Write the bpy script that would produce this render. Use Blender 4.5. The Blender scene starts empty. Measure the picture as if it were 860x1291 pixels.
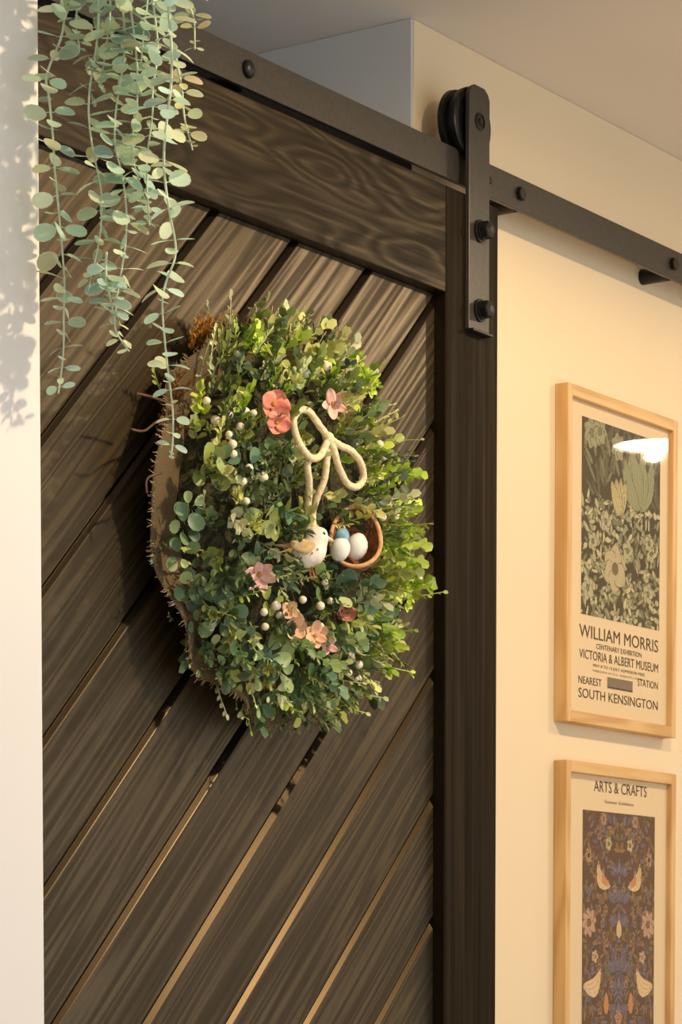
import bpy, bmesh, math, random
import numpy as np
from mathutils import Vector, Matrix, Quaternion

# ------------------------------------------------------------------ camera, world, light, exposure
SC = bpy.context.scene
COL = SC.collection
random.seed(7)
TH = math.radians(34.28); PT = math.radians(3.5); F = 3528.0; PPX = 430.0; PPY = 1461.8
CAM = Vector((-3.2355, -1.86, 1.25))
V = Vector((math.cos(TH) * math.cos(PT), math.sin(TH) * math.cos(PT), -math.sin(PT)))
R_ = Vector((math.sin(TH), -math.cos(TH), 0))
U = R_.cross(V)
cd = bpy.data.cameras.new('camera'); cam = bpy.data.objects.new('camera', cd); COL.objects.link(cam)
cam.location = CAM
cam.rotation_euler = Matrix((R_, U, -V)).transposed().to_euler()
cd.sensor_width = 36; cd.sensor_fit = 'AUTO'; cd.lens = F / 1291 * 36
cd.shift_x = 0; cd.shift_y = (PPY - 645.5) / 1291
cd.clip_start = 0.05
SC.camera = cam

W = bpy.data.worlds.new('world'); SC.world = W; W.use_nodes = True
W.node_tree.nodes['Background'].inputs[0].default_value = (0.84, 0.91, 1.0, 1)
W.node_tree.nodes['Background'].inputs[1].default_value = 1.4
SC.view_settings.view_transform = 'Standard'; SC.view_settings.look = 'None'
SC.view_settings.gamma = 1; SC.view_settings.use_curve_mapping = False
SC.view_settings.exposure = 0.0
CEIL = 2.41
LAMP_Y = [-0.90, -0.96, -1.02]
LAMP_X = [-0.75, 0.69, 2.13]
LAMP_E = [40, 17, 14]
LAMP_C = (1.0, 0.76, 0.49)

def P(px, py, y):
    """point of the photograph's pixel on the vertical plane at depth y"""
    d = V + R_ * ((px - PPX) / F) + U * ((PPY - py) / F)
    t = (y - CAM.y) / d.y
    return CAM + d * t

# ------------------------------------------------------------------ helpers
def lin(c):
    return tuple((v / 255 / 12.92 if v / 255 <= 0.04045 else ((v / 255 + 0.055) / 1.055) ** 2.4) for v in c)

def tag(o, label=None, cat=None, group=None, kind=None):
    if label: o['label'] = label
    if cat: o['category'] = cat
    if group: o['group'] = group
    if kind: o['kind'] = kind
    return o

def empty(name, loc, label=None, cat=None, group=None):
    o = bpy.data.objects.new(name, None); COL.objects.link(o)
    o.location = loc; o.empty_display_size = 0.02
    return tag(o, label, cat, group)

def link(name, me, mat, parent=None, mtx=None):
    """link a mesh; mtx is world, parents are never rotated nor scaled"""
    o = bpy.data.objects.new(name, me); COL.objects.link(o)
    if mat is not None and not me.materials: me.materials.append(mat)
    m = mtx.copy() if mtx is not None else Matrix.Identity(4)
    if parent is not None:
        o.parent = parent
        off = Vector((0, 0, 0)); q = parent
        base = WORLD.get(parent.name, Matrix.Translation(parent.location))
        m = base.inverted() @ m
        WORLD[o.name] = base @ m
    else:
        WORLD[o.name] = m
    o.matrix_basis = m
    return o
WORLD = {}

def mesh(name, vs, fs, smooth=False, rim=None):
    me = bpy.data.meshes.new(name); me.from_pydata([tuple(v) for v in vs], [], fs); me.update()
    if smooth: me.polygons.foreach_set('use_smooth', [True] * len(me.polygons))
    if rim is not None:
        a = me.attributes.new('rim', 'FLOAT', 'POINT'); a.data.foreach_set('value', rim)
    return me

def bm_mesh(name, bm, smooth=False):
    me = bpy.data.meshes.new(name); bm.normal_update(); bm.to_mesh(me); bm.free()
    if smooth: me.polygons.foreach_set('use_smooth', [True] * len(me.polygons))
    return me

def box_bm(lo, hi, bevel=0.0, seg=2):
    bm = bmesh.new(); bmesh.ops.create_cube(bm, size=1)
    lo = Vector(lo); hi = Vector(hi)
    for v in bm.verts:
        v.co = Vector([lo[i] + (v.co[i] + 0.5) * (hi[i] - lo[i]) for i in range(3)])
    if bevel: bmesh.ops.bevel(bm, geom=bm.edges[:], offset=bevel, segments=seg, affect='EDGES', profile=0.5)
    return bm

def box(name, lo, hi, mat, parent=None, bevel=0.0):
    c = (Vector(lo) + Vector(hi)) / 2
    return link(name, bm_mesh(name, box_bm(Vector(lo) - c, Vector(hi) - c, bevel)), mat, parent, Matrix.Translation(c))

def frame_mtx(pos, xdir, ndir, s=1.0):
    x = Vector(xdir).normalized(); n = Vector(ndir)
    n = n - x * n.dot(x)
    if n.length < 1e-5: n = x.orthogonal()
    n.normalize(); y = n.cross(x)
    m = Matrix((x, y, n)).transposed().to_4x4() @ Matrix.Diagonal((s, s, s, 1))
    m.translation = pos
    return m

def tube_vf(pts, rad, n=8, vs=None, fs=None, twist=None):
    vs = [] if vs is None else vs; fs = [] if fs is None else fs
    b0 = len(vs); pts = [Vector(p) for p in pts]
    nrm = None; L = 0
    for i, p in enumerate(pts):
        t = (pts[min(i + 1, len(pts) - 1)] - pts[max(i - 1, 0)]).normalized()
        if nrm is None: nrm = t.orthogonal().normalized()
        nrm = (nrm - t * nrm.dot(t)).normalized(); bi = t.cross(nrm)
        if i: L += (p - pts[i - 1]).length
        r = rad[i] if isinstance(rad, (list, tuple)) else rad
        for k in range(n):
            a = 2 * math.pi * k / n
            rr = r * (1 + 0.2 * abs(math.sin(1.5 * (a - twist * L))) - 0.1) if twist else r
            vs.append(p + (nrm * math.cos(a) + bi * math.sin(a)) * rr)
    for i in range(len(pts) - 1):
        for k in range(n):
            a = b0 + i * n + k; b = b0 + i * n + (k + 1) % n
            fs.append((a, b, b + n, a + n))
    fs.append(tuple(b0 + k for k in reversed(range(n))))
    fs.append(tuple(b0 + (len(pts) - 1) * n + k for k in range(n)))
    return vs, fs

def spline(pts, sub=6):
    pts = [Vector(p) for p in pts]; out = []
    for i in range(len(pts) - 1):
        p0 = pts[max(i - 1, 0)]; p1 = pts[i]; p2 = pts[i + 1]; p3 = pts[min(i + 2, len(pts) - 1)]
        for k in range(sub):
            t = k / sub
            out.append(0.5 * ((2 * p1) + (p2 - p0) * t + (2 * p0 - 5 * p1 + 4 * p2 - p3) * t * t + (3 * p1 - p0 - 3 * p2 + p3) * t ** 3))
    out.append(pts[-1]); return out

def lathe(prof, n=24, axis='y'):
    """prof: list of (r, h); turned about local +h axis"""
    vs = []; fs = []
    for r, h in prof:
        for k in range(n):
            a = 2 * math.pi * k / n
            c, s = math.cos(a) * r, math.sin(a) * r
            vs.append((c, -h, s) if axis == 'y' else (c, s, h))
    for i in range(len(prof) - 1):
        for k in range(n):
            a = i * n + k; b = i * n + (k + 1) % n
            fs.append((a, b, b + n, a + n) if axis == 'z' else (a, a + n, b + n, b))
    fs.append(tuple(range(n)) if axis == 'y' else tuple(reversed(range(n))))
    m = (len(prof) - 1) * n
    fs.append(tuple(m + k for k in (reversed(range(n)) if axis == 'y' else range(n))))
    return vs, fs

def ellipsoid(name, r, segs=14, rings=9):
    bm = bmesh.new(); bmesh.ops.create_uvsphere(bm, u_segments=segs, v_segments=rings, radius=1)
    for v in bm.verts: v.co = Vector((v.co.x * r[0], v.co.y * r[1], v.co.z * r[2]))
    return bm_mesh(name, bm, True)

# ------------------------------------------------------------------ materials
def M(name, color, rough=0.6, spec=0.5, metal=0.0, tint=(1, 1, 1)):
    m = bpy.data.materials.new(name); m.use_nodes = True
    b = m.node_tree.nodes['Principled BSDF']; b.inputs['Specular Tint'].default_value = (*tint, 1)
    b.inputs['Base Color'].default_value = (*color, 1); b.inputs['Roughness'].default_value = rough
    b.inputs['Specular IOR Level'].default_value = spec; b.inputs['Metallic'].default_value = metal
    return m
def N(m, t, **kw):
    n = m.node_tree.nodes.new(t)
    for k, v in kw.items():
        if k in n.inputs: n.inputs[k].default_value = v
        else: setattr(n, k, v)
    return n
def L(m, a, b): m.node_tree.links.new(a, b)
def bsdf(m): return m.node_tree.nodes['Principled BSDF']
def ramp(m, stops):
    r = N(m, 'ShaderNodeValToRGB'); e = r.color_ramp.elements
    while len(e) > 1: e.remove(e[-1])
    e[0].position = stops[0][0]; e[0].color = (*stops[0][1], 1)
    for p, c in stops[1:]:
        x = e.new(p); x.color = (*c, 1)
    return r

def wall_paint(name, color, bump=0.06):
    m = M(name, color, 0.75, 0.25)
    tc = N(m, 'ShaderNodeTexCoord'); nz = N(m, 'ShaderNodeTexNoise', Scale=260.0, Detail=4.0); L(m, tc.outputs['Object'], nz.inputs['Vector'])
    n2 = N(m, 'ShaderNodeTexNoise', Scale=2.2, Detail=3.0); L(m, tc.outputs['Object'], n2.inputs['Vector'])
    r = ramp(m, [(0.3, tuple(c * 0.96 for c in color)), (0.7, color)]); L(m, n2.outputs[0], r.inputs[0]); L(m, r.outputs[0], bsdf(m).inputs['Base Color'])
    b = N(m, 'ShaderNodeBump', Strength=bump, Distance=0.001); L(m, nz.outputs[0], b.inputs['Height']); L(m, b.outputs[0], bsdf(m).inputs['Normal'])
    return m

def wood(name, dark, mid, light, rough=0.42, fine=90.0, bump=0.5, wav=16.0, st=(0.8, 3.2, 7.0), ringamt=0.45, spec=0.5, tint=(1, 1, 1)):
    """grain runs along the board's own X"""
    m = M(name, mid, rough, spec, 0.0, tint)
    tc = N(m, 'ShaderNodeTexCoord'); oi = N(m, 'ShaderNodeObjectInfo')
    mul = N(m, 'ShaderNodeVectorMath', operation='SCALE'); mul.inputs[0].default_value = (7.3, 3.1, 11.7); L(m, oi.outputs['Random'], mul.inputs['Scale'])
    add = N(m, 'ShaderNodeVectorMath', operation='ADD'); L(m, tc.outputs['Object'], add.inputs[0]); L(m, mul.outputs[0], add.inputs[1])
    mp = N(m, 'ShaderNodeMapping'); mp.inputs['Scale'].default_value = (2.0, fine, fine); L(m, add.outputs[0], mp.inputs['Vector'])
    n1 = N(m, 'ShaderNodeTexNoise', Scale=1.0, Detail=5.0, Roughness=0.65); L(m, mp.outputs[0], n1.inputs['Vector'])
    mp2 = N(m, 'ShaderNodeMapping'); mp2.inputs['Scale'].default_value = st; L(m, add.outputs[0], mp2.inputs['Vector'])
    n3 = N(m, 'ShaderNodeTexNoise', Scale=3.2, Detail=2.0); L(m, mp2.outputs[0], n3.inputs['Vector'])
    # growth rings: iso-lines of a slow stretched noise
    mm = N(m, 'ShaderNodeMath', operation='MULTIPLY'); mm.inputs[1].default_value = wav * 6.28; L(m, n3.outputs[0], mm.inputs[0])
    sn = N(m, 'ShaderNodeMath', operation='SINE'); L(m, mm.outputs[0], sn.inputs[0])
    s2 = N(m, 'ShaderNodeMath', operation='MULTIPLY_ADD'); s2.inputs[1].default_value = 0.5; s2.inputs[2].default_value = 0.5; L(m, sn.outputs[0], s2.inputs[0])
    mx = N(m, 'ShaderNodeMath', operation='MULTIPLY_ADD'); mx.inputs[1].default_value = ringamt; L(m, s2.outputs[0], mx.inputs[0])
    h = N(m, 'ShaderNodeMath', operation='MULTIPLY'); h.inputs[1].default_value = 0.75; L(m, n1.outputs[0], h.inputs[0]); L(m, h.outputs[0], mx.inputs[2])
    r = ramp(m, [(0.28, dark), (0.52, mid), (0.80, light)]); L(m, mx.outputs[0], r.inputs[0]); L(m, r.outputs[0], bsdf(m).inputs['Base Color'])
    b = N(m, 'ShaderNodeBump', Strength=bump, Distance=0.0012); L(m, mx.outputs[0], b.inputs['Height']); L(m, b.outputs[0], bsdf(m).inputs['Normal'])
    rr = N(m, 'ShaderNodeMapRange'); rr.inputs['From Min'].default_value = 0.3; rr.inputs['From Max'].default_value = 0.72; rr.inputs['To Min'].default_value = rough + 0.22; rr.inputs['To Max'].default_value = rough - 0.07
    L(m, mx.outputs[0], rr.inputs['Value']); L(m, rr.outputs[0], bsdf(m).inputs['Roughness'])
    return m

def leaf_mat(name, rimcol, rimamt=0.6, rough=0.5, trans=0.15):
    m = M(name, (0.2, 0.3, 0.2), rough, 0.35)
    oi = N(m, 'ShaderNodeObjectInfo'); at = N(m, 'ShaderNodeAttribute', attribute_name='rim')
    tc = N(m, 'ShaderNodeTexCoord'); nz = N(m, 'ShaderNodeTexNoise', Scale=120.0, Detail=3.0); L(m, tc.outputs['Object'], nz.inputs['Vector'])
    hv = N(m, 'ShaderNodeHueSaturation'); L(m, oi.outputs['Color'], hv.inputs['Color'])
    mr = N(m, 'ShaderNodeMapRange'); mr.inputs['To Min'].default_value = 0.8; mr.inputs['To Max'].default_value = 1.6; L(m, oi.outputs['Random'], mr.inputs['Value']); L(m, mr.outputs[0], hv.inputs['Value'])
    v2 = N(m, 'ShaderNodeMapRange'); v2.inputs['To Min'].default_value = 0.75; v2.inputs['To Max'].default_value = 1.25; L(m, nz.outputs[0], v2.inputs['Value'])
    ml = N(m, 'ShaderNodeVectorMath', operation='SCALE'); L(m, hv.outputs[0], ml.inputs[0]); L(m, v2.outputs[0], ml.inputs['Scale'])
    f = N(m, 'ShaderNodeMath', operation='MULTIPLY'); f.inputs[1].default_value = rimamt; L(m, at.outputs['Fac'], f.inputs[0])
    mx = N(m, 'ShaderNodeMix', data_type='RGBA'); L(m, f.outputs[0], mx.inputs['Factor']); L(m, ml.outputs[0], mx.inputs['A']); mx.inputs['B'].default_value = (*rimcol, 1)
    L(m, mx.outputs['Result'], bsdf(m).inputs['Base Color'])
    tr = N(m, 'ShaderNodeBsdfTranslucent'); L(m, mx.outputs['Result'], tr.inputs['Color'])
    ms = N(m, 'ShaderNodeMixShader'); ms.inputs[0].default_value = trans
    L(m, bsdf(m).outputs[0], ms.inputs[1]); L(m, tr.outputs[0], ms.inputs[2])
    L(m, ms.outputs[0], m.node_tree.nodes['Material Output'].inputs['Surface'])
    return m

def noisy(name, c1, c2, scale, rough=0.8, bump=0.3, dist=0.001):
    m = M(name, c1, rough, 0.3); tc = N(m, 'ShaderNodeTexCoord'); nz = N(m, 'ShaderNodeTexNoise', Scale=scale, Detail=4.0)
    L(m, tc.outputs['Object'], nz.inputs['Vector']); r = ramp(m, [(0.35, c1), (0.65, c2)]); L(m, nz.outputs[0], r.inputs[0]); L(m, r.outputs[0], bsdf(m).inputs['Base Color'])
    b = N(m, 'ShaderNodeBump', Strength=bump, Distance=dist); L(m, nz.outputs[0], b.inputs['Height']); L(m, b.outputs[0], bsdf(m).inputs['Normal'])
    return m

m_wall = wall_paint('cream_paint', (0.78, 0.63, 0.405))
m_white = wall_paint('white_paint', (0.80, 0.775, 0.74))
m_ceil = wall_paint('ceiling_paint', (0.80, 0.75, 0.68))
m_back = wall_paint('passage_paint', (0.45, 0.42, 0.38))
m_floor = wood('floor_oak', lin((180, 150, 112)), lin((205, 178, 140)), lin((224, 200, 164)), 0.45)
DK = ((0.0050, 0.0034, 0.0017), (0.0140, 0.0094, 0.0043), (0.058, 0.040, 0.017))
m_groove_shade = M('black_groove_stain_and_shade', (0.0045, 0.0038, 0.003), 0.34, 0.6, 0.0, (1.0, 0.72, 0.40))
m_door = wood('stained_oak', *DK, 0.42, 120.0, 0.5, 11.0, (0.22, 2.0, 8.0), 0.32, spec=0.62, tint=(1.0, 0.78, 0.48))
m_header = wood('stained_oak_figured', *DK, 0.44, 120.0, 0.6, 13.0, (0.9, 2.0, 5.5), 0.20, spec=0.24, tint=(1.0, 0.82, 0.58))
m_stile = wood('stained_oak_straight', *DK, 0.50, 120.0, 0.5, 6.0, (0.15, 2.0, 8.0), 0.09, spec=0.12, tint=(1.0, 0.8, 0.55))
m_frame_wood = wood('pale_oak', lin((190, 146, 90)), lin((204, 162, 104)), lin((214, 174, 116)), 0.5, 160.0, 0.1, 5.0)
m_black = noisy('black_iron', (0.005, 0.0045, 0.004), (0.009, 0.008, 0.007), 300.0, 0.42, 0.1, 0.0003)
m_steel = noisy('bronzed_steel', (0.036, 0.031, 0.024), (0.048, 0.041, 0.032), 200.0, 0.38, 0.08, 0.0003)
m_dark = M('dark_backing', (0.008, 0.006, 0.005), 0.8)

# ------------------------------------------------------------------ setting
jamb = P(522, 150, 0.0).x
leftj = jamb - 0.80
wl_edge = P(52.5, 600, -0.14).x
def struct(o): o['kind'] = 'structure'; return o
struct(box('floor', (-4.6, -3.2, -0.05), (3.2, 2.2, 0.0), m_floor))
struct(box('ceiling', (-4.6, -3.2, CEIL), (3.2, 2.2, CEIL + 0.08), m_ceil))
struct(box('wall_right', (jamb, 0.0, 0.0), (3.2, 0.42, CEIL), m_wall, bevel=0.002))
struct(box('wall_back', (-3.0, 2.1, 0.0), (3.2, 2.2, CEIL), m_back))
struct(box('wall_left', (-2.2, -0.14, 0.0), (wl_edge, -0.075, CEIL), m_white, bevel=0.0025))
struct(box('wall_end', (3.2, -3.2, 0.0), (3.3, 2.2, CEIL), m_wall))
struct(box('wall_side', (-4.7, -3.2, 0.0), (-4.6, 2.2, CEIL), m_wall))
m_jamb = wall_paint('grey_jamb_face', (0.60, 0.61, 0.60))
struct(box('trim_2', (jamb - 0.004, 0.002, 0.0), (jamb - 0.0001, 0.42, CEIL - 0.0005), m_jamb))  # thin grey sheet laid over the wall's end face
railc = P(430, 141, -0.043).z
struct(box('trim_1', (leftj - 0.1, 0.0, railc - 0.16), (jamb - 0.005, 0.06, railc + 0.008), m_black))   # lintel behind the rail

# ------------------------------------------------------------------ sliding door
DF = -0.060; DB = -0.024
D_R = P(628, 400, DF).x            # right edge of the door
ST_L = P(563, 400, DF).x           # inner edge of right stile
HD_B = P(430, 317, DF).z           # lower edge of header
D_T = P(430, 174, DF).z
INW = 0.745
IN_L = ST_L - INW; D_L = IN_L - (D_R - ST_L)
D_B = 0.015
door = empty('sliding_door', ((D_L + D_R) / 2, (DF + DB) / 2, D_B), 'dark stained oak sliding door with diagonal boards hanging from the black rail', 'door')

def board(name, x0, x1, z0, z1, vertical, parent, y0=DF, y1=DB, bev=0.0018):
    c = Vector(((x0 + x1) / 2, (y0 + y1) / 2, (z0 + z1) / 2))
    hx, hy, hz = (x1 - x0) / 2, (y1 - y0) / 2, (z1 - z0) / 2
    if vertical:
        bm = box_bm((-hz, -hy, -hx), (hz, hy, hx), bev); rot = Matrix.Rotation(-math.pi / 2, 4, 'Y')
    else:
        bm = box_bm((-hx, -hy, -hz), (hx, hy, hz), bev); rot = Matrix.Identity(4)
    me = bm_mesh(name, bm); me.materials.append(m_stile if vertical else m_header); me.materials.append(m_groove_shade)
    sg = 1 if (vertical and x0 >= ST_L) else -1
    if name != 'bottom_rail':
        for p in me.polygons:
            if p.normal.z * sg > 0.8: p.material_index = 1  # inner stile sides and top rail underside blackened, shade put into the colour
    return link(name, me, None, parent, Matrix.Translation(c) @ rot)
board('stile', ST_L, D_R, D_B, D_T, True, door)
board('stile', D_L, IN_L, D_B, D_T, True, door)
board('top_rail', IN_L + 0.0004, ST_L - 0.0004, HD_B, D_T, False, door, DF + 0.0006)
board('bottom_rail', IN_L, ST_L, D_B, D_B + 0.15, False, door)
box('backing_panel', (IN_L + 0.001, DB - 0.009, D_B + 0.151), (ST_L - 0.001, DB - 0.003, HD_B - 0.001), m_dark, door)
# diagonal boards, 45 degrees, with rounded long edges
pitch = 0.1475 / math.sqrt(2)
SF = DF + 0.017; SB = DB - 0.010
def slat(k, anchor):
    # board k lies between grooves k and k+1; groove line passes through anchor + k*0.1475 down
    w = pitch - 0.0014; bv = 0.0052
    mid = Vector((anchor.x, 0, anchor.z - (k + 0.5) * 0.1475))
    prof = [(-w / 2, SB), (-w / 2, SF + bv)]
    prof += [(-w / 2 + bv - 0.0008, SF + 0.0008), (-w / 2 + bv, SF + 0.0002), (-w / 2 + bv + 0.0008, SF)]
    prof += [(-u, y) for u, y in reversed(prof)]
    ex = Vector((1, 0, 1)).normalized(); up = Vector((-1, 0, 1)).normalized()
    Lh = 2.6; bm = bmesh.new(); rows = []
    for sx in (-Lh, Lh):
        rows.append([bm.verts.new(mid + ex * sx + up * u + Vector((0, y, 0))) for u, y in prof])
    n = len(prof)
    for i in range(n): bm.faces.new((rows[0][i], rows[0][(i + 1) % n], rows[1][(i + 1) % n], rows[1][i]))
    bm.faces.new(rows[0][::-1]); bm.faces.new(rows[1])
    g = 0.0006
    for co, no in (((ST_L - g, 0, 0), (1, 0, 0)), ((IN_L + g, 0, 0), (-1, 0, 0)), ((0, 0, HD_B - g), (0, 0, 1)), ((0, 0, D_B + 0.15 + g), (0, 0, -1))):
        r = bmesh.ops.bisect_plane(bm, geom=bm.verts[:] + bm.edges[:] + bm.faces[:], plane_co=co, plane_no=no, clear_outer=True)
        ed = [e for e in r['geom_cut'] if isinstance(e, bmesh.types.BMEdge)]
        if ed: bmesh.ops.edgeloop_fill(bm, edges=ed)
    if not bm.verts: bm.free(); return
    c = sum((v.co for v in bm.verts), Vector()) / len(bm.verts)
    q = Matrix.Translation(c) @ Matrix.Rotation(-math.pi / 4, 4, 'Y')
    bmesh.ops.transform(bm, matrix=q.inverted(), verts=bm.verts[:])
    bmesh.ops.recalc_face_normals(bm, faces=bm.faces[:])
    me = bm_mesh('diagonal_board', bm); me.materials.append(m_door); me.materials.append(m_groove_shade)
    for p in me.polygons:
        if abs(p.normal.z) > 0.55: p.material_index = 1
    link('diagonal_board', me, None, door, q)
anchor = P(548, 379, SF); anchor.x = ST_L
for k in range(-6, 14): slat(k, anchor)

# ------------------------------------------------------------------ rail, bolts, hanger
RF = -0.047; RB = -0.041
rz_t = P(700, 245, RF).z; rz_b = P(700, 285.5, RF).z
rail_l = jamb - 1.15; rail_r = 1.15
rail = empty('sliding_door_rail', ((rail_l + rail_r) / 2, RB, rz_b), 'long flat dark steel rail bolted along the wall above the door', 'rail')
box('rail_bar', (rail_l, RF, rz_b), (rail_r, RB, rz_t), m_steel, rail, 0.0008)
bolt_me = mesh('bolt_head', *lathe([(0.0095, 0), (0.0098, 0.002), (0.0088, 0.0045), (0.006, 0.0065), (0.002, 0.0075)], 18), smooth=True)
hexv = lathe([(0.0085, 0), (0.0085, 0.005), (0.0078, 0.006)], 6)
hex_me = mesh('bolt_head', *hexv)
spacer_me = mesh('spacer', *lathe([(0.0105, 0), (0.0105, 0.0405)], 18), smooth=False)
for px, py, me in ((312, 83, bolt_me), (655, 247, hex_me), (848, 338, hex_me)):
    p = P(px, py, RF); p.z = (rz_t + rz_b) / 2
    link('bolt_head', me, m_black, rail, Matrix.Translation((p.x, RF + 0.0002, p.z)))
    zz = (rz_t + rz_b) / 2
    link('spacer', spacer_me, m_black, rail, Matrix.Translation((p.x, -0.0003, zz - 0.011)))
p = P(618, 228, RF)
link('screw', mesh('screw', *lathe([(0.0045, 0), (0.004, 0.0012)], 12)), m_black, rail, Matrix.Translation((p.x, RF, (rz_t + rz_b) / 2)))

# hanger strap with wheel
SX0 = P(592, 200, DF - 0.006).x; SX1 = P(617.5, 200, DF - 0.006).x
S_T = P(603, 108, DF - 0.006).z; S_B = P(598, 416, DF - 0.006).z
hang = empty('door_hanger', ((SX0 + SX1) / 2, DF, S_B), 'black iron strap hanger with grooved wheel carrying the sliding door on its rail', 'door hanger')
bm = bmesh.new(); hw = (SX1 - SX0) / 2; hh = (S_T - S_B) / 2; ch = 0.012
outl = [(-hw, -hh), (hw, -hh), (hw, hh - ch), (hw - 0.004, hh - 0.005), (hw - ch, hh), (-hw + ch, hh), (-hw + 0.004, hh - 0.005), (-hw, hh - ch)]
f = bm.faces.new([bm.verts.new((x, -0.003, z)) for x, z in outl])
r = bmesh.ops.extrude_face_region(bm, geom=[f]); bmesh.ops.translate(bm, verts=[v for v in r['geom'] if isinstance(v, bmesh.types.BMVert)], vec=(0, 0.006, 0))
bmesh.ops.recalc_face_normals(bm, faces=bm.faces[:])
bmesh.ops.bevel(bm, geom=bm.edges[:], offset=0.0006, segments=1, affect='EDGES')
link('strap', bm_mesh('strap', bm), m_steel, hang, Matrix.Translation(((SX0 + SX1) / 2, DF - 0.0031, (S_T + S_B) / 2)))
# bent foot of strap
box('strap_foot', (SX0, DF - 0.012, S_B - 0.003), (SX1, DF - 0.0005, S_B), m_black, hang, 0.0004)
# wheel
wc = P(604, 153, DF - 0.006); wc = Vector(((SX0 + SX1) / 2, 0, wc.z))
wr = wc.z - rz_t + 0.004
prof = [(0.012, -0.013), (wr + 0.003, -0.013), (wr + 0.0045, -0.0115), (wr + 0.004, -0.0055), (wr - 0.003, -0.0042), (wr - 0.003, 0.0042), (wr + 0.004, 0.0055), (wr + 0.0045, 0.0115), (wr + 0.003, 0.013), (0.034, 0.013), (0.032, 0.0105), (0.016, 0.0105), (0.012, 0.014)]
me = mesh('wheel', *lathe(prof, 48)); link('wheel', me, m_black, hang, Matrix.Translation((wc.x, -0.044, wc.z)))
link('axle', mesh('axle', *lathe([(0.0075, 0), (0.0075, 0.03)], 20)), m_black, hang, Matrix.Translation((wc.x, -0.03, wc.z)))
link('axle_bolt', mesh('axle_bolt', *lathe([(0.0105, 0), (0.0105, 0.0012), (0.0085, 0.002), (0.0085, 0.0008), (0.0045, 0.0008), (0.0035, 0.0028)], 20), smooth=False), m_black, hang, Matrix.Translation((wc.x, DF - 0.0061, wc.z)))
for py in (291.5, 391.5):
    z = P(604, py, DF - 0.006).z
    b = link('coach_bolt', mesh('coach_bolt', *lathe([(0.0125, 0), (0.0135, 0.001), (0.0135, 0.003), (0.011, 0.0035), (0.011, 0.006), (0.0088, 0.0065)], 24), smooth=False), m_black, hang, Matrix.Translation((wc.x, DF - 0.0061, z)))
    link('nut', mesh('nut', *lathe([(0.0105, 0), (0.0108, 0.001), (0.0108, 0.0085), (0.0095, 0.010), (0.004, 0.0115)], 6)), m_black, b, Matrix.Translation((wc.x, DF - 0.0125, z)))

# ------------------------------------------------------------------ pictures
m_paper = M('poster_paper', lin((224, 198, 156)), 0.7, 0.2)
m_ink = M('printed_ink', lin((66, 52, 40)), 0.7, 0.2)
m_ink2 = M('printed_grey_ink', lin((120, 104, 88)), 0.7, 0.2)
m_glass = bpy.data.materials.new('picture_glass'); m_glass.use_nodes = True
nt = m_glass.node_tree; nt.nodes.clear()
o_ = nt.nodes.new('ShaderNodeOutputMaterial'); mx = nt.nodes.new('ShaderNodeMixShader'); tr = nt.nodes.new('ShaderNodeBsdfTransparent'); gl = nt.nodes.new('ShaderNodeBsdfGlossy'); ge = nt.nodes.new('ShaderNodeNewGeometry'); dt = nt.nodes.new('ShaderNodeVectorMath'); dt.operation = 'DOT_PRODUCT'
ab = nt.nodes.new('ShaderNodeMath'); ab.operation = 'ABSOLUTE'; sb = nt.nodes.new('ShaderNodeMath'); sb.operation = 'SUBTRACT'; sb.inputs[0].default_value = 1.0
pw = nt.nodes.new('ShaderNodeMath'); pw.operation = 'POWER'; pw.inputs[1].default_value = 5.0; fr = nt.nodes.new('ShaderNodeMath'); fr.operation = 'MULTIPLY_ADD'; fr.inputs[1].default_value = 0.96; fr.inputs[2].default_value = 0.02
nt.links.new(ge.outputs['Incoming'], dt.inputs[0]); nt.links.new(ge.outputs['Normal'], dt.inputs[1]); nt.links.new(dt.outputs['Value'], ab.inputs[0])
nt.links.new(ab.outputs[0], sb.inputs[1]); nt.links.new(sb.outputs[0], pw.inputs[0]); nt.links.new(pw.outputs[0], fr.inputs[0])
gl.inputs['Roughness'].default_value = 0.02
nt.links.new(fr.outputs[0], mx.inputs[0]); nt.links.new(tr.outputs[0], mx.inputs[1]); nt.links.new(gl.outputs[0], mx.inputs[2]); nt.links.new(mx.outputs[0], o_.inputs[0])

def print_mat(name):
    m = M(name, (0.5, 0.5, 0.5), 0.7, 0.2); a = N(m, 'ShaderNodeVertexColor', layer_name='ink'); L(m, a.outputs[0], bsdf(m).inputs['Base Color']); return m
m_print = print_mat('printed_pattern')

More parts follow.
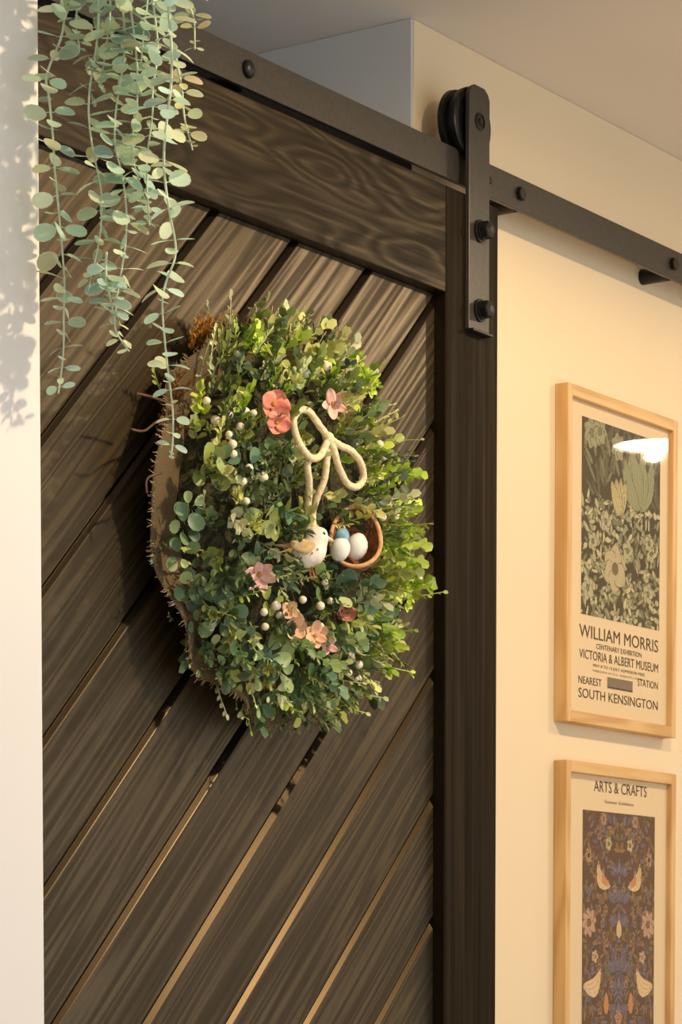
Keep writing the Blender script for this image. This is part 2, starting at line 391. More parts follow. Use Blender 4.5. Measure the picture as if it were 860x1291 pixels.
class Art:
    """a small painter: flat shapes on a grid of coloured vertices (flat print)"""
    def __init__(s, w, h, res, bg):
        s.nx = int(w / res); s.nz = int(h / res); s.w = w; s.h = h
        s.X, s.Z = np.meshgrid(np.linspace(0, w, s.nx), np.linspace(0, h, s.nz))
        s.C = np.zeros((s.nz, s.nx, 3)); s.C[:] = bg; s.rng = np.random.default_rng(5)
    def petal(s, x, z, l, w, ang, col, edge=None, ew=0.0012, vein=None, bend=0.0):
        dx = s.X - x; dz = s.Z - z; c, n = math.cos(ang), math.sin(ang)
        u = dx * c + dz * n; v = -dx * n + dz * c
        t = np.clip(u / l, 0, 1); v = v - bend * l * np.sin(t * math.pi)
        half = w * np.sin(np.pi * t ** 0.75) ** 0.8
        ins = (u > 0) & (u < l) & (np.abs(v) < half)
        if edge is not None:
            out = (u > -ew) & (u < l + ew) & (np.abs(v) < half + ew) & ((half > 0) | ins)
            s.C[out] = edge
        s.C[ins] = col
        if vein is not None: s.C[ins & (np.abs(v) < 0.0006)] = vein
        if vein is not None: s.C[ins & (np.abs(np.abs(v) - half * 0.55) < 0.0004)] = vein
    def disc(s, x, z, a, b, col, edge=None, ew=0.001):
        d = ((s.X - x) / a) ** 2 + ((s.Z - z) / b) ** 2
        if edge is not None: s.C[((s.X - x) / (a + ew)) ** 2 + ((s.Z - z) / (b + ew)) ** 2 < 1] = edge
        s.C[d < 1] = col
    def flower(s, x, z, r, n, col, edge, heart, ph=0.0, wid=0.45):
        for k in range(n): s.petal(x, z, r, r * wid, ph + 2 * math.pi * k / n, col, edge, 0.0010, tuple(c * 0.8 for c in col))
        s.disc(x, z, r * 0.22, r * 0.22, heart, edge)
    def stem(s, pts, r, col):
        for q in spline([(a, 0, b) for a, b in pts], 14):
            s.C[(s.X - q.x) ** 2 + (s.Z - q.z) ** 2 < r * r] = col
    def build(s, name, mat, parent, x0, z0, y):
        me = bpy.data.meshes.new(name)
        vs = [(float(a), 0.0, float(b)) for a, b in zip(s.X.ravel(), s.Z.ravel())]
        fs = []
        for j in range(s.nz - 1):
            for i in range(s.nx - 1):
                a = j * s.nx + i; fs.append((a, a + 1, a + s.nx + 1, a + s.nx))
        me.from_pydata(vs, [], fs)
        at = me.color_attributes.new('ink', 'FLOAT_COLOR', 'POINT')
        C = np.concatenate([s.C, np.ones((s.nz, s.nx, 1))], 2).astype(np.float32)
        at.data.foreach_set('color', C.ravel())
        return link(name, me, mat, parent, Matrix.Translation((x0, y, z0)))

def text(body, x0, x1, zc, hcap, y, mat, parent, bold=0.0):
    cu = bpy.data.curves.new('lettering', 'FONT'); cu.body = body; cu.size = 1; cu.offset = bold; cu.extrude = 0.0
    cu.resolution_u = 3
    t = bpy.data.objects.new('tmp', cu); COL.objects.link(t)
    dg = bpy.context.evaluated_depsgraph_get(); me = bpy.data.meshes.new_from_object(t.evaluated_get(dg))
    bpy.data.objects.remove(t)
    co = np.array([v.co[:] for v in me.vertices]); mn = co.min(0); mxx = co.max(0)
    for v in me.vertices:
        a = (v.co.x - mn[0]) / (mxx[0] - mn[0]); b = (v.co.y - mn[1]) / (mxx[1] - mn[1])
        v.co = (a * (x1 - x0), 0, b * hcap)
    me.name = 'lettering'; me.update()
    return link('lettering', me, mat, parent, Matrix.Translation((x0, y, zc - hcap / 2)))

FY = -0.0195      # front of the frame
def frame(tl, x1px, zb, label, w=None):
    A = P(tl[0], tl[1], FY); x0 = A.x; zt = A.z; x1 = P(x1px, tl[1], FY).x
    bw = 0.0125
    fr = empty('picture_frame', ((x0 + x1) / 2, 0, zb), label, 'picture', 'framed posters')
    for nm, a, b, vert in (('frame_side', (x0, zb), (x0 + bw, zt), True), ('frame_side', (x1 - bw, zb), (x1, zt), True)):
        c = Vector(((a[0] + b[0]) / 2, FY / 2 - 0.0002, (a[1] + b[1]) / 2)); hx = bw / 2; hz = (zt - zb) / 2
        link(nm, bm_mesh(nm, box_bm((-hz, FY / 2, -hx), (hz, -FY / 2, hx), 0.0008, 1)), m_frame_wood, fr, Matrix.Translation(c) @ Matrix.Rotation(-math.pi / 2, 4, 'Y'))
    for z0, nm in ((zb, 'frame_bottom'), (zt - bw * 1.2, 'frame_top')):
        c = Vector(((x0 + x1) / 2, FY / 2 - 0.0002, z0 + bw * 0.6)); hx = (x1 - x0) / 2 - bw - 0.0002
        link(nm, bm_mesh(nm, box_bm((-hx, FY / 2, -bw * 0.6), (hx, -FY / 2, bw * 0.6), 0.0008, 1)), m_frame_wood, fr, Matrix.Translation(c))
    pp = box('paper', (x0 + bw, -0.0110, zb + bw), (x1 - bw, -0.0060, zt - bw), m_paper, fr)
    g = box('glass', (x0 + bw - 0.0, -0.0152, zb + bw), (x1 - bw + 0.0, -0.0147, zt - bw), m_glass, fr)
    return fr, pp, x0, x1, zt
PY = -0.0113
zb1 = P(716, 909, FY).z
fr1, pp1, ax0, ax1, azt = frame((716.5, 481.5), 855.5, zb1, 'upper pale oak framed poster with grey green floral print and text below it')
H1 = azt - zb1
# printed picture of the upper poster: generic leaf and flower pattern
a = P(734, 524, PY); b = P(831, 800, PY); c_ = P(730.5, 773, PY)
w1 = b.x - a.x; h1 = a.z - c_.z; ox, oz = a.x, c_.z
art = Art(w1, h1, 0.00125, lin((70, 62, 42)))
G1, G2, G3, GE = lin((150, 146, 110)), lin((172, 164, 122)), lin((120, 118, 84)), lin((50, 42, 30))
rn = random.Random(3)
for i in range(430):
    x = rn.uniform(0, w1); z = rn.uniform(0, h1 * 0.62)
    art.petal(x, z, rn.uniform(0.010, 0.022), rn.uniform(0.0022, 0.0042), rn.uniform(0, 6.28), rn.choice([G1, G2, G3, lin((190, 178, 136))]), GE, 0.0009)
for i in range(60):
    x = rn.uniform(0, w1); z = rn.uniform(h1 * 0.6, h1 * 0.95)
    art.petal(x, z, rn.uniform(0.02, 0.05), rn.uniform(0.0025, 0.005), rn.uniform(0.6, 2.6), rn.choice([G3, lin((104, 98, 70)), lin((96, 88, 62))]), GE, 0.0007)
for i in range(7):
    art.petal(w1 * 0.72, h1 * 0.60, h1 * rn.uniform(0.30, 0.40), 0.014, 0.9 + 0.2 * i, rn.choice([lin((146, 146, 108)), lin((132, 134, 98))]), GE, 0.001, lin((104, 104, 74)), 0.12 * (-1) ** i)
for i in range(4):
    art.petal(w1 * 0.48, h1 * 0.55, h1 * 0.2, 0.010, 1.25 + 0.28 * i, lin((188, 172, 118)), GE, 0.001, lin((132, 118, 76)))
for x, z, r in ((0.12, 0.93, 0.022), (0.45, 0.90, 0.02), (0.22, 0.95, 0.02)): art.flower(w1 * x, h1 * z, r, 7, G1, GE, G3)
art.flower(w1 * 0.42, h1 * 0.27, 0.034, 6, lin((180, 166, 126)), GE, lin((112, 98, 68)), 0.5, 0.5)
for x, z, r in ((0.30, 0.50, 0.016), (0.58, 0.38, 0.016), (0.14, 0.38, 0.014), (0.08, 0.14, 0.018), (0.85, 0.18, 0.016), (0.86, 0.45, 0.014)):
    art.flower(w1 * x, h1 * z, r, 5, lin((176, 168, 130)), GE, G3, x * 9)
art.build('floral_print', m_print, fr1, ox, oz, PY - 0.0001)
def tl(px0, pyc0, px1, hpx, body, parent, bold=0.0, mat=None):
    A = P(px0, pyc0, PY); B = P(px1, pyc0, PY)
    return text(body, A.x, B.x, A.z, hpx / 950.0, PY - 0.0002, mat or m_ink, parent, bold)
tl(730.5, 794, 830, 16, 'WILLIAM MORRIS', fr1)
tl(752, 814.5, 809, 6.5, 'CENTENARY EXHIBITION', fr1)
tl(730.5, 823, 830, 11.5, 'VICTORIA & ALBERT MUSEUM', fr1)
tl(748, 839, 813, 4.8, 'MAY 8 TO 15 JULY ADMISSION FREE', fr1)
tl(747, 845, 812, 2.6, 'WEEKDAYS 10 TO 6   SUNDAYS 2.30 TO 6', fr1, 0, m_ink2)
tl(729.5, 856, 758.5, 9.5, 'NEAREST', fr1)
tl(804, 870.5 + 0.5 - 11, 829.5, 9.5, 'STATION', fr1)
A = P(766, 853.5, PY); B = P(797.5, 853.5, PY)
plate = box('printed_plate', (A.x, PY - 0.0004, A.z - 0.0145), (B.x, PY - 0.0001, A.z), m_ink2, fr1)
box('plate_edge', (A.x, PY - 0.0006, A.z - 0.0145), (B.x, PY - 0.00041, A.z - 0.0125), m_ink, plate)
tl(729.5, 872.5, 829.5, 12, 'SOUTH KENSINGTON', fr1)

zt2 = P(714, 957, FY).z
fr2, pp2, bx0, bx1, bzt = frame((714.5, 957.5), 853, zt2 - H1, 'lower pale oak framed poster with dark purple brown flower print below two lines of text')
a = P(735, 1020.5, PY); b = P(825.8, 1020, PY)
w2 = b.x - a.x; h2 = min(0.31, a.z - (zt2 - H1) - 0.03)
art = Art(w2, h2, 0.00125, lin((84, 58, 42)))
B1, B2, PK, OR, CR, OL = lin((112, 100, 112)), lin((92, 84, 96)), lin((176, 134, 104)), lin((198, 126, 62)), lin((216, 184, 136)), lin((118, 98, 60))
ED = lin((62, 42, 32))
rn = random.Random(11)
def sym(fn):
    for sgn in (0, 1): fn(sgn)
def mxx_(x, s): return x if s == 0 else w2 - x
for i in range(330):
    x = rn.uniform(0, w2 / 2); z = rn.uniform(0, h2); l = rn.uniform(0.010, 0.020); ww = rn.uniform(0.002, 0.0038); an = rn.uniform(0, 6.28)
    col = rn.choice([B1, B2, OL, OL, lin((128, 92, 62)), lin((104, 72, 48)), lin((140, 104, 72))])
    sym(lambda s: art.petal(mxx_(x, s), z, l, ww, an if s == 0 else math.pi - an, col, ED, 0.0007))
def zz(py): return h2 - (py - 1020.5) / 950.0
# blue leaf clusters on the centre line, orange curled leaves, small flowers
for zc, n_, l_ in ((1100, 7, 0.024), (1135, 9, 0.030), (1165, 7, 0.024), (1225, 9, 0.034), (1250, 7, 0.028), (1280, 7, 0.022)):
    for k in range(n_):
        an = math.pi * (0.08 + 0.84 * k / (n_ - 1)); xo = 0.010 * math.cos(an)
        art.petal(w2 / 2 + xo, zz(zc), l_ * (0.8 + 0.2 * (k % 2)), 0.0034, an, lin((128, 116, 128)) if k % 2 else B1, ED, 0.0008, B2)
for k in range(26):
    x = 0.02 + rn.uniform(0, w2 / 2 - 0.03); z = rn.uniform(0.02, h2 - 0.02)
    sym(lambda s: art.flower(mxx_(x, s), z, rn.choice((0.006, 0.007)), 5, lin((168, 128, 96)) if k % 3 else lin((142, 122, 120)), ED, OL, 0.3 if s == 0 else math.pi - 0.3))
for s in (0, 1):
    f = lambda x: mxx_(w2 * x, s); an = lambda q: q if s == 0 else math.pi - q
    art.petal(f(0.37), zz(1117), 0.050, 0.0095, an(2.3), CR, ED, 0.0010, OL, 0.26 if s == 0 else -0.26)
    art.petal(f(0.36), zz(1113), 0.028, 0.0060, an(2.3), OR, None, 0, PK, 0.26 if s == 0 else -0.26)
    art.petal(f(0.02), zz(1246), 0.055, 0.013, an(0.5), CR, ED, 0.0008, PK, -0.25 if s == 0 else 0.25)
    art.petal(f(0.33), zz(1280), 0.03, 0.007, an(1.57), OR, ED, 0.0008, PK)
    art.flower(f(0.08), zz(1078), 0.011, 6, PK, ED, ED); art.flower(f(0.35), zz(1061), 0.010, 5, lin((196, 176, 120)), ED, OL)
    art.flower(f(0.28), zz(1030), 0.010, 6, PK, ED, OL); art.flower(f(0.09), zz(1163), 0.021, 8, lin((190, 150, 120)), ED, lin((118, 84, 66)), 0.2, 0.3)
    art.flower(f(0.17), zz(1206), 0.010, 5, lin((200, 170, 128)), ED, PK)
art.petal(w2 / 2, zz(1182), 0.026, 0.0075, math.pi / 2, CR, ED, 0.0009, PK)
art.flower(w2 / 2, zz(1285), 0.012, 6, PK, ED, OR)
art.build('floral_print', m_print, fr2, a.x, a.z - h2, PY - 0.0001)
tl(749, 994 - 3.5, 815.5, 14, 'ARTS & CRAFTS', fr2)
tl(762.5, 1010.5, 799, 4, 'Summer Exhibition', fr2, 0.004, m_ink2)

# ------------------------------------------------------------------ ceiling downlights
m_lens = bpy.data.materials.new('lamp_lens'); m_lens.use_nodes = True
nt = m_lens.node_tree; nt.nodes.clear(); e = nt.nodes.new('ShaderNodeEmission'); oo = nt.nodes.new('ShaderNodeOutputMaterial')
e.inputs[0].default_value = (1, 0.80, 0.55, 1); e.inputs[1].default_value = 30; nt.links.new(e.outputs[0], oo.inputs[0])
m_trim = M('white_enamel', (0.8, 0.8, 0.78), 0.35)
where = ['ceiling downlight above the hanging wreath', 'ceiling downlight above the edge of the sliding door', 'ceiling downlight to the right of the framed posters']
for i, lx in enumerate(LAMP_X):
    ly = LAMP_Y[i]
    t = empty('ceiling_downlight', (lx, ly, CEIL), 'round white ' + where[i], 'ceiling light', 'recessed downlights in the ceiling')
    vs, fs = lathe([(0.086, -0.0005), (0.100, -0.0005), (0.100, -0.005), (0.087, -0.009), (0.086, -0.004)], 32, 'z')
    fs = fs[:-2] ; n = 32
    fs += [(4 * n + k, 4 * n + (k + 1) % n, (k + 1) % n, k) for k in range(n)]
    link('trim_ring', mesh('trim_ring', vs, fs), m_trim, t, Matrix.Translation((lx, ly, CEIL)))
    link('lens', mesh('lens', *lathe([(0.0855, -0.0045), (0.0855, -0.0008)], 32, 'z')), m_lens, t, Matrix.Translation((lx, ly, CEIL)))
    ld = bpy.data.lights.new('lamp', 'SPOT'); ld.energy = LAMP_E[i]; ld.color = LAMP_C; ld.spot_size = math.radians(180); ld.spot_blend = 0.3; ld.shadow_soft_size = 0.016
    lo = bpy.data.objects.new('lamp', ld); COL.objects.link(lo); lo.parent = t; lo.location = (0, 0, -0.024)

# ------------------------------------------------------------------ foliage templates
def leaf_shape(name, l=1.0, w=0.42, cup=0.12, droop=0.12, round_=0.5, pet=0.14):
    """leaf of unit length along +X, normal +Z, thin solid; rim attribute marks the pale edge"""
    n = 12; ring = []; 
    for k in range(n):
        a = 2 * math.pi * k / n
        x = pet + (l - pet) * (0.5 - 0.5 * math.cos(a)); y = w * math.sin(a) * (0.75 + 0.5 * round_ * (x / l - 0.3))
        ring.append((x, y))
    cx = pet + (l - pet) * 0.5
    vs = []; rim = []
    def z(x, y): return cup * (y / w) ** 2 * l * 0.6 - droop * x * x
    for s, rv in ((1.0, 1.0), (0.78, 0.0)):
        for x, y in ring:
            X = cx + (x - cx) * s; Y = y * s; vs.append((X, Y, z(X, Y))); rim.append(rv)
    vs.append((cx, 0, z(cx, 0))); rim.append(0.0)
    fs = []
    for k in range(n):
        k2 = (k + 1) % n; fs.append((k, k2, n + k2, n + k)); fs.append((n + k, n + k2, 2 * n))
    b = len(vs)   # petiole
    vs += [(0, 0.025, 0), (0, -0.025, 0), (pet * 1.3, -0.02, z(pet, 0)), (pet * 1.3, 0.02, z(pet, 0)), (0, 0, -0.03), (pet * 1.3, 0, z(pet, 0) - 0.03)]; rim += [0.6] * 6
    fs += [(b, b + 1, b + 2, b + 3), (b, b + 3, b + 5, b + 4), (b + 1, b + 4, b + 5, b + 2)]
    return mesh(name, vs, fs, True, rim)

euc_long = [leaf_shape('leaf', 1, 0.31, 0.10, d, 0.3) for d in (0.05, 0.2, -0.12)]
obovate = [leaf_shape('leaf', 1, w_, 0.16, d, 1.3) for w_, d in ((0.36, 0.05), (0.40, 0.25), (0.32, -0.1))]
euc_round = [leaf_shape('leaf', 1, 0.44, 0.12, d, 0.5) for d in (0.05, 0.18, -0.1)]

def add_leaf(vs, fs, rim, m, w=0.3, fold=0.25):
    b = len(vs)
    pts = [(0, 0, 0), (0.35, w, fold * w), (0.8, w * 0.8, fold * w), (1, 0, -0.05), (0.8, -w * 0.8, fold * w), (0.35, -w, fold * w), (0.5, 0, 0)]
    for p in pts: vs.append(m @ Vector(p))
    rim += [0.0, 0.8, 0.9, 1.0, 0.9, 0.8, 0.0]
    fs += [(b, b + 6, b + 1), (b + 6, b + 2, b + 1), (b + 6, b + 3, b + 2), (b + 6, b + 4, b + 3), (b + 6, b + 5, b + 4), (b, b + 5, b + 6)]

def sprig(name, rnd, n, lmin, lmax, w, ang, slen, both=True, curl=0.25, fold=0.25):
    """a stem along +X of length slen with leaves"""
    vs = []; fs = []; rim = []
    bend = rnd.uniform(-curl, curl); b2 = rnd.uniform(0.0, curl)
    pts = [Vector((slen * t, bend * slen * t * t, b2 * slen * t * t)) for t in (0, 0.25, 0.5, 0.75, 1)]
    tube_vf(pts, [0.0010, 0.0009, 0.0008, 0.0006, 0.0004], 4, vs, fs); rim += [0.3] * len(vs)
    for k in range(n):
        t = (k + 0.6) / n; p = Vector((slen * t, bend * slen * t * t, b2 * slen * t * t))
        for s in ((1, -1) if both else (rnd.choice((1, -1)),)):
            roll = rnd.uniform(0, math.pi * 2) if not both else (0 if k % 2 else math.pi / 2) + rnd.uniform(-0.3, 0.3)
            a = ang * rnd.uniform(0.7, 1.2) * (1 - 0.45 * t)
            d = Vector((math.cos(a), s * math.sin(a) * math.cos(roll), s * math.sin(a) * math.sin(roll)))
            l = rnd.uniform(lmin, lmax) * (1 - 0.35 * t)
            add_leaf(vs, fs, rim, frame_mtx(p, d, Vector((1, 0, 0)) + Vector((rnd.uniform(-.4, .4), rnd.uniform(-.4, .4), rnd.uniform(-.4, .4))), l), w, fold)
    add_leaf(vs, fs, rim, frame_mtx(pts[-1], (1, bend, b2), (0, 0, 1), lmin), w, fold)
    return mesh(name, vs, fs, True, rim)

rt = random.Random(21)
boxwood = [sprig('boxwood_sprig', rt, 4, 0.0115, 0.0165, 0.38, 1.05, 0.030) for _ in range(5)]
fern = [sprig('fern_sprig', rt, 8, 0.008, 0.012, 0.15, 0.85, 0.040, True, 0.35) for _ in range(5)]
grass = [sprig('grass_sprig', rt, 6, 0.007, 0.011, 0.28, 0.7, 0.046, False, 0.6) for _ in range(4)]
def tuft(name, rnd, n, l0, l1, w):
    vs = []; fs = []; rim = []
    for k in range(n):
        a = rnd.uniform(0, 6.28); el = rnd.uniform(0.1, 1.5)
        d = Vector((math.cos(a) * math.cos(el), math.sin(a) * math.cos(el), math.sin(el)))
        base = d * rnd.uniform(0.002, 0.011)
        add_leaf(vs, fs, rim, frame_mtx(base, d + Vector((0, 0, rnd.uniform(-.3, .3))), Vector((rnd.uniform(-1, 1), rnd.uniform(-1, 1), 1)), rnd.uniform(l0, l1)), w)
    return mesh(name, vs, fs, True, rim)
moss = [tuft('moss_tuft', rt, 40, 0.006, 0.011, 0.28) for _ in range(3)]

m_leafE = leaf_mat('eucalyptus_leaf', lin((222, 226, 200)), 0.6, 0.5, 0.38)
m_leafB = leaf_mat('wreath_leaf', lin((214, 214, 140)), 0.06, 0.42, 0.22)
m_stemE = noisy('pale_green_stem', lin((176, 194, 168)), lin((200, 212, 186)), 60.0, 0.6, 0.1)
m_twig = noisy('brown_twig', lin((70, 50, 34)), lin((112, 84, 58)), 160.0, 0.8, 0.5)

# ------------------------------------------------------------------ trailing eucalyptus
PLY = -0.22
plant = empty('trailing_plant', (P(150, 0, PLY).x, PLY, CEIL), 'trailing sage green plant with round paired leaves hanging in front of the door corner', 'plant')
rs = random.Random(5)
m_hook = M('white_hook', (0.7, 0.68, 0.64), 0.5)
hx = P(30, 300, PLY).x
# carrier stem above the frame, from the wall to over the strands
top_z = P(150, 0, PLY).z
cpts = spline([(wl_edge - 0.10, -0.1405, top_z + 0.05), (wl_edge - 0.07, -0.19, top_z + 0.058), (P(90, 0, PLY).x, PLY, top_z + 0.055), (P(160, 0, PLY).x, PLY, top_z + 0.06), (P(260, 0, PLY).x, PLY - 0.01, top_z + 0.05)], 6)
vs, fs = tube_vf(cpts, 0.0032, 8); carrier = link('carrier_stem', mesh('carrier_stem', vs, fs, True), m_stemE, plant)
sage = [lin((182, 206, 182)), lin((190, 210, 180)), lin((168, 198, 176)), lin((200, 214, 186)), lin((174, 206, 196)), lin((196, 200, 164))]
yel = [lin((204, 204, 156)), lin((198, 200, 156)), lin((186, 200, 166)), lin((210, 196, 156))]
strands = [
 ([(75, 0), (79, 22), (77, 50), (62, 95), (64, 125), (65, 200), (70, 240), (80, 300), (83, 350), (78, 400), (77, 450), (75, 496)], -0.178, sage, 19, 27),
 ([(121, 0), (120, 60), (115, 130), (117, 190), (125, 250), (125, 310), (114, 368)], -0.204, sage, 20, 27),
 ([(154, 0), (154, 60), (149, 130), (148, 180), (155, 230), (156, 310), (150, 380), (148, 415), (163, 443)], -0.222, sage, 16, 27),
 ([(196, 0), (197, 60), (190, 110), (192, 150), (188, 210), (186, 285)], -0.246, sage, 19, 26),
 ([(214, 0), (213, 100), (210, 200), (213, 270), (218, 320), (206, 370), (212, 440), (215, 520), (214, 578)], -0.315, sage, 19.5, 27),
 ([(236, 0), (246, 25), (249, 62)], -0.262, yel, 13, 19),
 ([(222, 60), (232, 110), (233, 150), (240, 190)], -0.258, yel, 15, 23),
 ([(136, 0), (134, 50), (130, 110)], -0.212, sage, 18, 26),
 ([(185, 0), (178, 40), (176, 80)], -0.24, sage, 18, 25),
 ([(166, 0), (168, 60), (172, 130), (170, 190), (182, 250), (186, 285)], -0.234, sage, 17, 24),
 ([(102, 0), (98, 30), (101, 62)], -0.19, sage, 15, 22),
 ([(134, 318), (131, 350), (136, 378), (142, 402)], -0.214, [lin((176, 204, 198)), lin((168, 196, 186))], 9, 25),
]
nleaf = 0
for si, (pp, yd, pal, step, lpx) in enumerate(strands):
    base = [P(x, y, yd) for x, y in pp]
    topp = Vector((base[0].x, yd, top_z + 0.02)); mid_ = min(cpts, key=lambda q: abs(q.x - base[0].x))
    full = [mid_, topp] + base if pp[0][1] < 5 else base
    sp = spline(full, 8)
    for q in sp[1:]: q.y += 0.003 * math.sin(q.z * 40 + si)
    rr = [0.0011 * (1 - 0.6 * i / len(sp)) + 0.0003 for i in range(len(sp))]
    vs, fs = tube_vf(sp, rr, 6)
    vine = link('vine', mesh('vine', vs, fs, True), m_stemE, plant)
    if si in (5, 6): vine['label'] = 'short yellowish vine'
    # nodes
    Ls = [0]
    for i in range(1, len(sp)): Ls.append(Ls[-1] + (sp[i] - sp[i - 1]).length)
    d = 0.012 if pp[0][1] > 5 else 0.035; k = rs.randint(0, 1)
    stp = step / 1330.0
    while d < Ls[-1]:
        i = next(j for j in range(len(Ls)) if Ls[j] >= d); p = sp[i]
        t = d / Ls[-1]; taper = 1.0 if t < 0.75 else 1.0 - 1.9 * (t - 0.75)
        az = (k % 2) * math.pi / 2 - 0.97 + rs.uniform(-0.45, 0.45)
        for s in (0, 1):
            if rs.random() < 0.04: continue
            a = az + s * math.pi + rs.uniform(-0.15, 0.15)
            lift = rs.uniform(-0.55, 0.35)
            dr = Vector((math.cos(a), math.sin(a), lift))
            nr = Vector((rs.uniform(-1.0, -0.2), rs.uniform(-1.5, -0.5), 0.7)) if rs.random() < 0.5 else Vector((rs.uniform(-.4, .3), rs.uniform(-.7, .2), 1.0))
            ll = lpx / (1210.0 if yd > -0.3 else 1290.0) * rs.uniform(0.85, 1.2) * max(taper, 0.42)
            q = p + Vector((math.cos(a), math.sin(a), 0)) * 0.0008
            o = link('leaf', rs.choice(euc_long + euc_round), m_leafE, vine, frame_mtx(q, dr, nr, ll))
            o.color = (*rs.choice(pal), 1); nleaf += 1
        k += 1; d += stp * 0.84 * rs.uniform(0.75, 1.2) * (0.55 + 0.45 * max(taper, 0.3))
print('strand leaves', nleaf)

# ------------------------------------------------------------------ wreath
WC = P(370, 657, -0.10); WR = 0.201
wre = empty('wreath', (WC.x, DF, WC.z), 'bushy spring wreath of green leaves, pink flowers and burlap hanging on the dark door', 'wreath')
def hgt(r):   # height of the foliage cushion off the door
    t = r / WR
    return 0.030 + 0.045 * max(0.0, math.sin(math.pi * min(max(0.12 + 0.80 * t, 0), 1))) ** 0.8
def surf(x, z, extra=0.0):
    """local x,z in metres from the centre -> point, outward normal"""
    r = math.hypot(x, z); e_ = 0.004
    h0 = hgt(r); dh = (hgt(r + e_) - hgt(max(r - e_, 0))) / (2 * e_)
    n = Vector((-dh * x / max(r, 1e-4), -1, -dh * z / max(r, 1e-4))); n = Vector((-n.x * -1, n.y, -n.z * -1)); n.normalize()
    return Vector((WC.x + x, SF - h0 - extra, WC.z + z)), n
def wp(px, py, up=0.0):
    """local x,z on the cushion of what the photograph shows at a pixel"""
    y = -0.11
    for _ in range(6):
        q = P(px, py, y); x, z = q.x - WC.x, q.z - WC.z; y = 0.5 * y + 0.5 * surf(x, z, up)[0].y
    return x, z
# dark moss cushion body
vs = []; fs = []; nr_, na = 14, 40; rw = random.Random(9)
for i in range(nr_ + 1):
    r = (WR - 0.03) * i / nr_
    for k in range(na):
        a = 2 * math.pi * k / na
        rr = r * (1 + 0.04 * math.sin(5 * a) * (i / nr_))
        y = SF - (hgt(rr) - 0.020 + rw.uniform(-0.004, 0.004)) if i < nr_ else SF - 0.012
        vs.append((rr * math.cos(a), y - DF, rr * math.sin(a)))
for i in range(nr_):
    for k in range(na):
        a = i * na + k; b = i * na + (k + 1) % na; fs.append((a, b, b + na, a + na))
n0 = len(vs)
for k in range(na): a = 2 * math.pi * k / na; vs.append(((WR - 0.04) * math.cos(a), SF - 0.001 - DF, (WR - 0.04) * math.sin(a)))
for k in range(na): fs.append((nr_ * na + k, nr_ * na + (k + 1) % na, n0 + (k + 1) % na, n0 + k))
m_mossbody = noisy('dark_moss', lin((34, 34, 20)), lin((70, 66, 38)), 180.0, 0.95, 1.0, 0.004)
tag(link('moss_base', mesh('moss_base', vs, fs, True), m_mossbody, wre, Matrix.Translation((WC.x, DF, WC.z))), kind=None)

# burlap disc with ruffled edge and fringe
m_burlap = M('burlap', lin((130, 112, 82)), 0.9, 0.1)
tc = N(m_burlap, 'ShaderNodeTexCoord'); 
w_a = N(m_burlap, 'ShaderNodeTexWave', Scale=230.0, Distortion=1.0, bands_direction='X'); w_b = N(m_burlap, 'ShaderNodeTexWave', Scale=230.0, Distortion=1.0, bands_direction='Z')
L(m_burlap, tc.outputs['Object'], w_a.inputs['Vector']); L(m_burlap, tc.outputs['Object'], w_b.inputs['Vector'])
mu = N(m_burlap, 'ShaderNodeMath', operation='MULTIPLY'); L(m_burlap, w_a.outputs['Fac'], mu.inputs[0]); L(m_burlap, w_b.outputs['Fac'], mu.inputs[1])
rp = ramp(m_burlap, [(0.0, lin((84, 70, 48))), (0.6, lin((150, 130, 96)))]); L(m_burlap, mu.outputs[0], rp.inputs[0]); L(m_burlap, rp.outputs[0], bsdf(m_burlap).inputs['Base Color'])
bp = N(m_burlap, 'ShaderNodeBump', Strength=0.6, Distance=0.001); L(m_burlap, mu.outputs[0], bp.inputs['Height']); L(m_burlap, bp.outputs[0], bsdf(m_burlap).inputs['Normal'])
def bur(a, r):
    R1 = 0.214 + 0.010 * max(0, math.cos(a - math.pi * 1.02)) + 0.004 * math.sin(7 * a) + 0.003 * math.sin(13 * a)
    rr = 0.10 + (R1 - 0.10) * r
    y = SF - 0.010 - 0.020 * r - 0.010 * r * (1 + math.sin(9 * a + 0.8 * math.sin(3 * a)))
    return Vector((rr * math.cos(a), y - DF, rr * math.sin(a)))
vs = []; fs = []; na = 160; nr_ = 10
for lay in (0, 0.0012):
    for i in range(nr_ + 1):
        for k in range(na):
            q = bur(2 * math.pi * k / na, i / nr_); q.y += lay; vs.append(q)
S = (nr_ + 1) * na
for i in range(nr_):
    for k in range(na):
        a = i * na + k; b = i * na + (k + 1) % na
        fs.append((a, b, b + na, a + na)); fs.append((S + a, S + a + na, S + b + na, S + b))
for k in range(na):
    a = nr_ * na + k; b = nr_ * na + (k + 1) % na; fs.append((a, b, S + b, S + a)); fs.append((k, S + k, S + (k + 1) % na, (k + 1) % na))
burl = link('burlap_ruffle', mesh('burlap_ruffle', vs, fs, True), m_burlap, wre, Matrix.Translation((WC.x, DF, WC.z)))
vs = []; fs = []
for k in range(700):
    a = rw.uniform(0, 2 * math.pi); p0 = bur(a, rw.uniform(0.94, 1.0)); out = Vector((math.cos(a), 0, math.sin(a)))
    l = rw.uniform(0.004, 0.009); tn = Vector((-math.sin(a), 0, math.cos(a)))
    tube_vf([p0, p0 + out * l * 0.5 + tn * rw.uniform(-.001, .001) + Vector((0, rw.uniform(-.002, .002), 0)), p0 + out * l + tn * rw.uniform(-.002, .002) + Vector((0, rw.uniform(-.004, .004), 0))], [0.0006, 0.0005, 0.0003], 3, vs, fs)
m_thread = noisy('burlap_thread', lin((140, 120, 86)), lin((176, 154, 116)), 90.0, 0.9, 0.1)
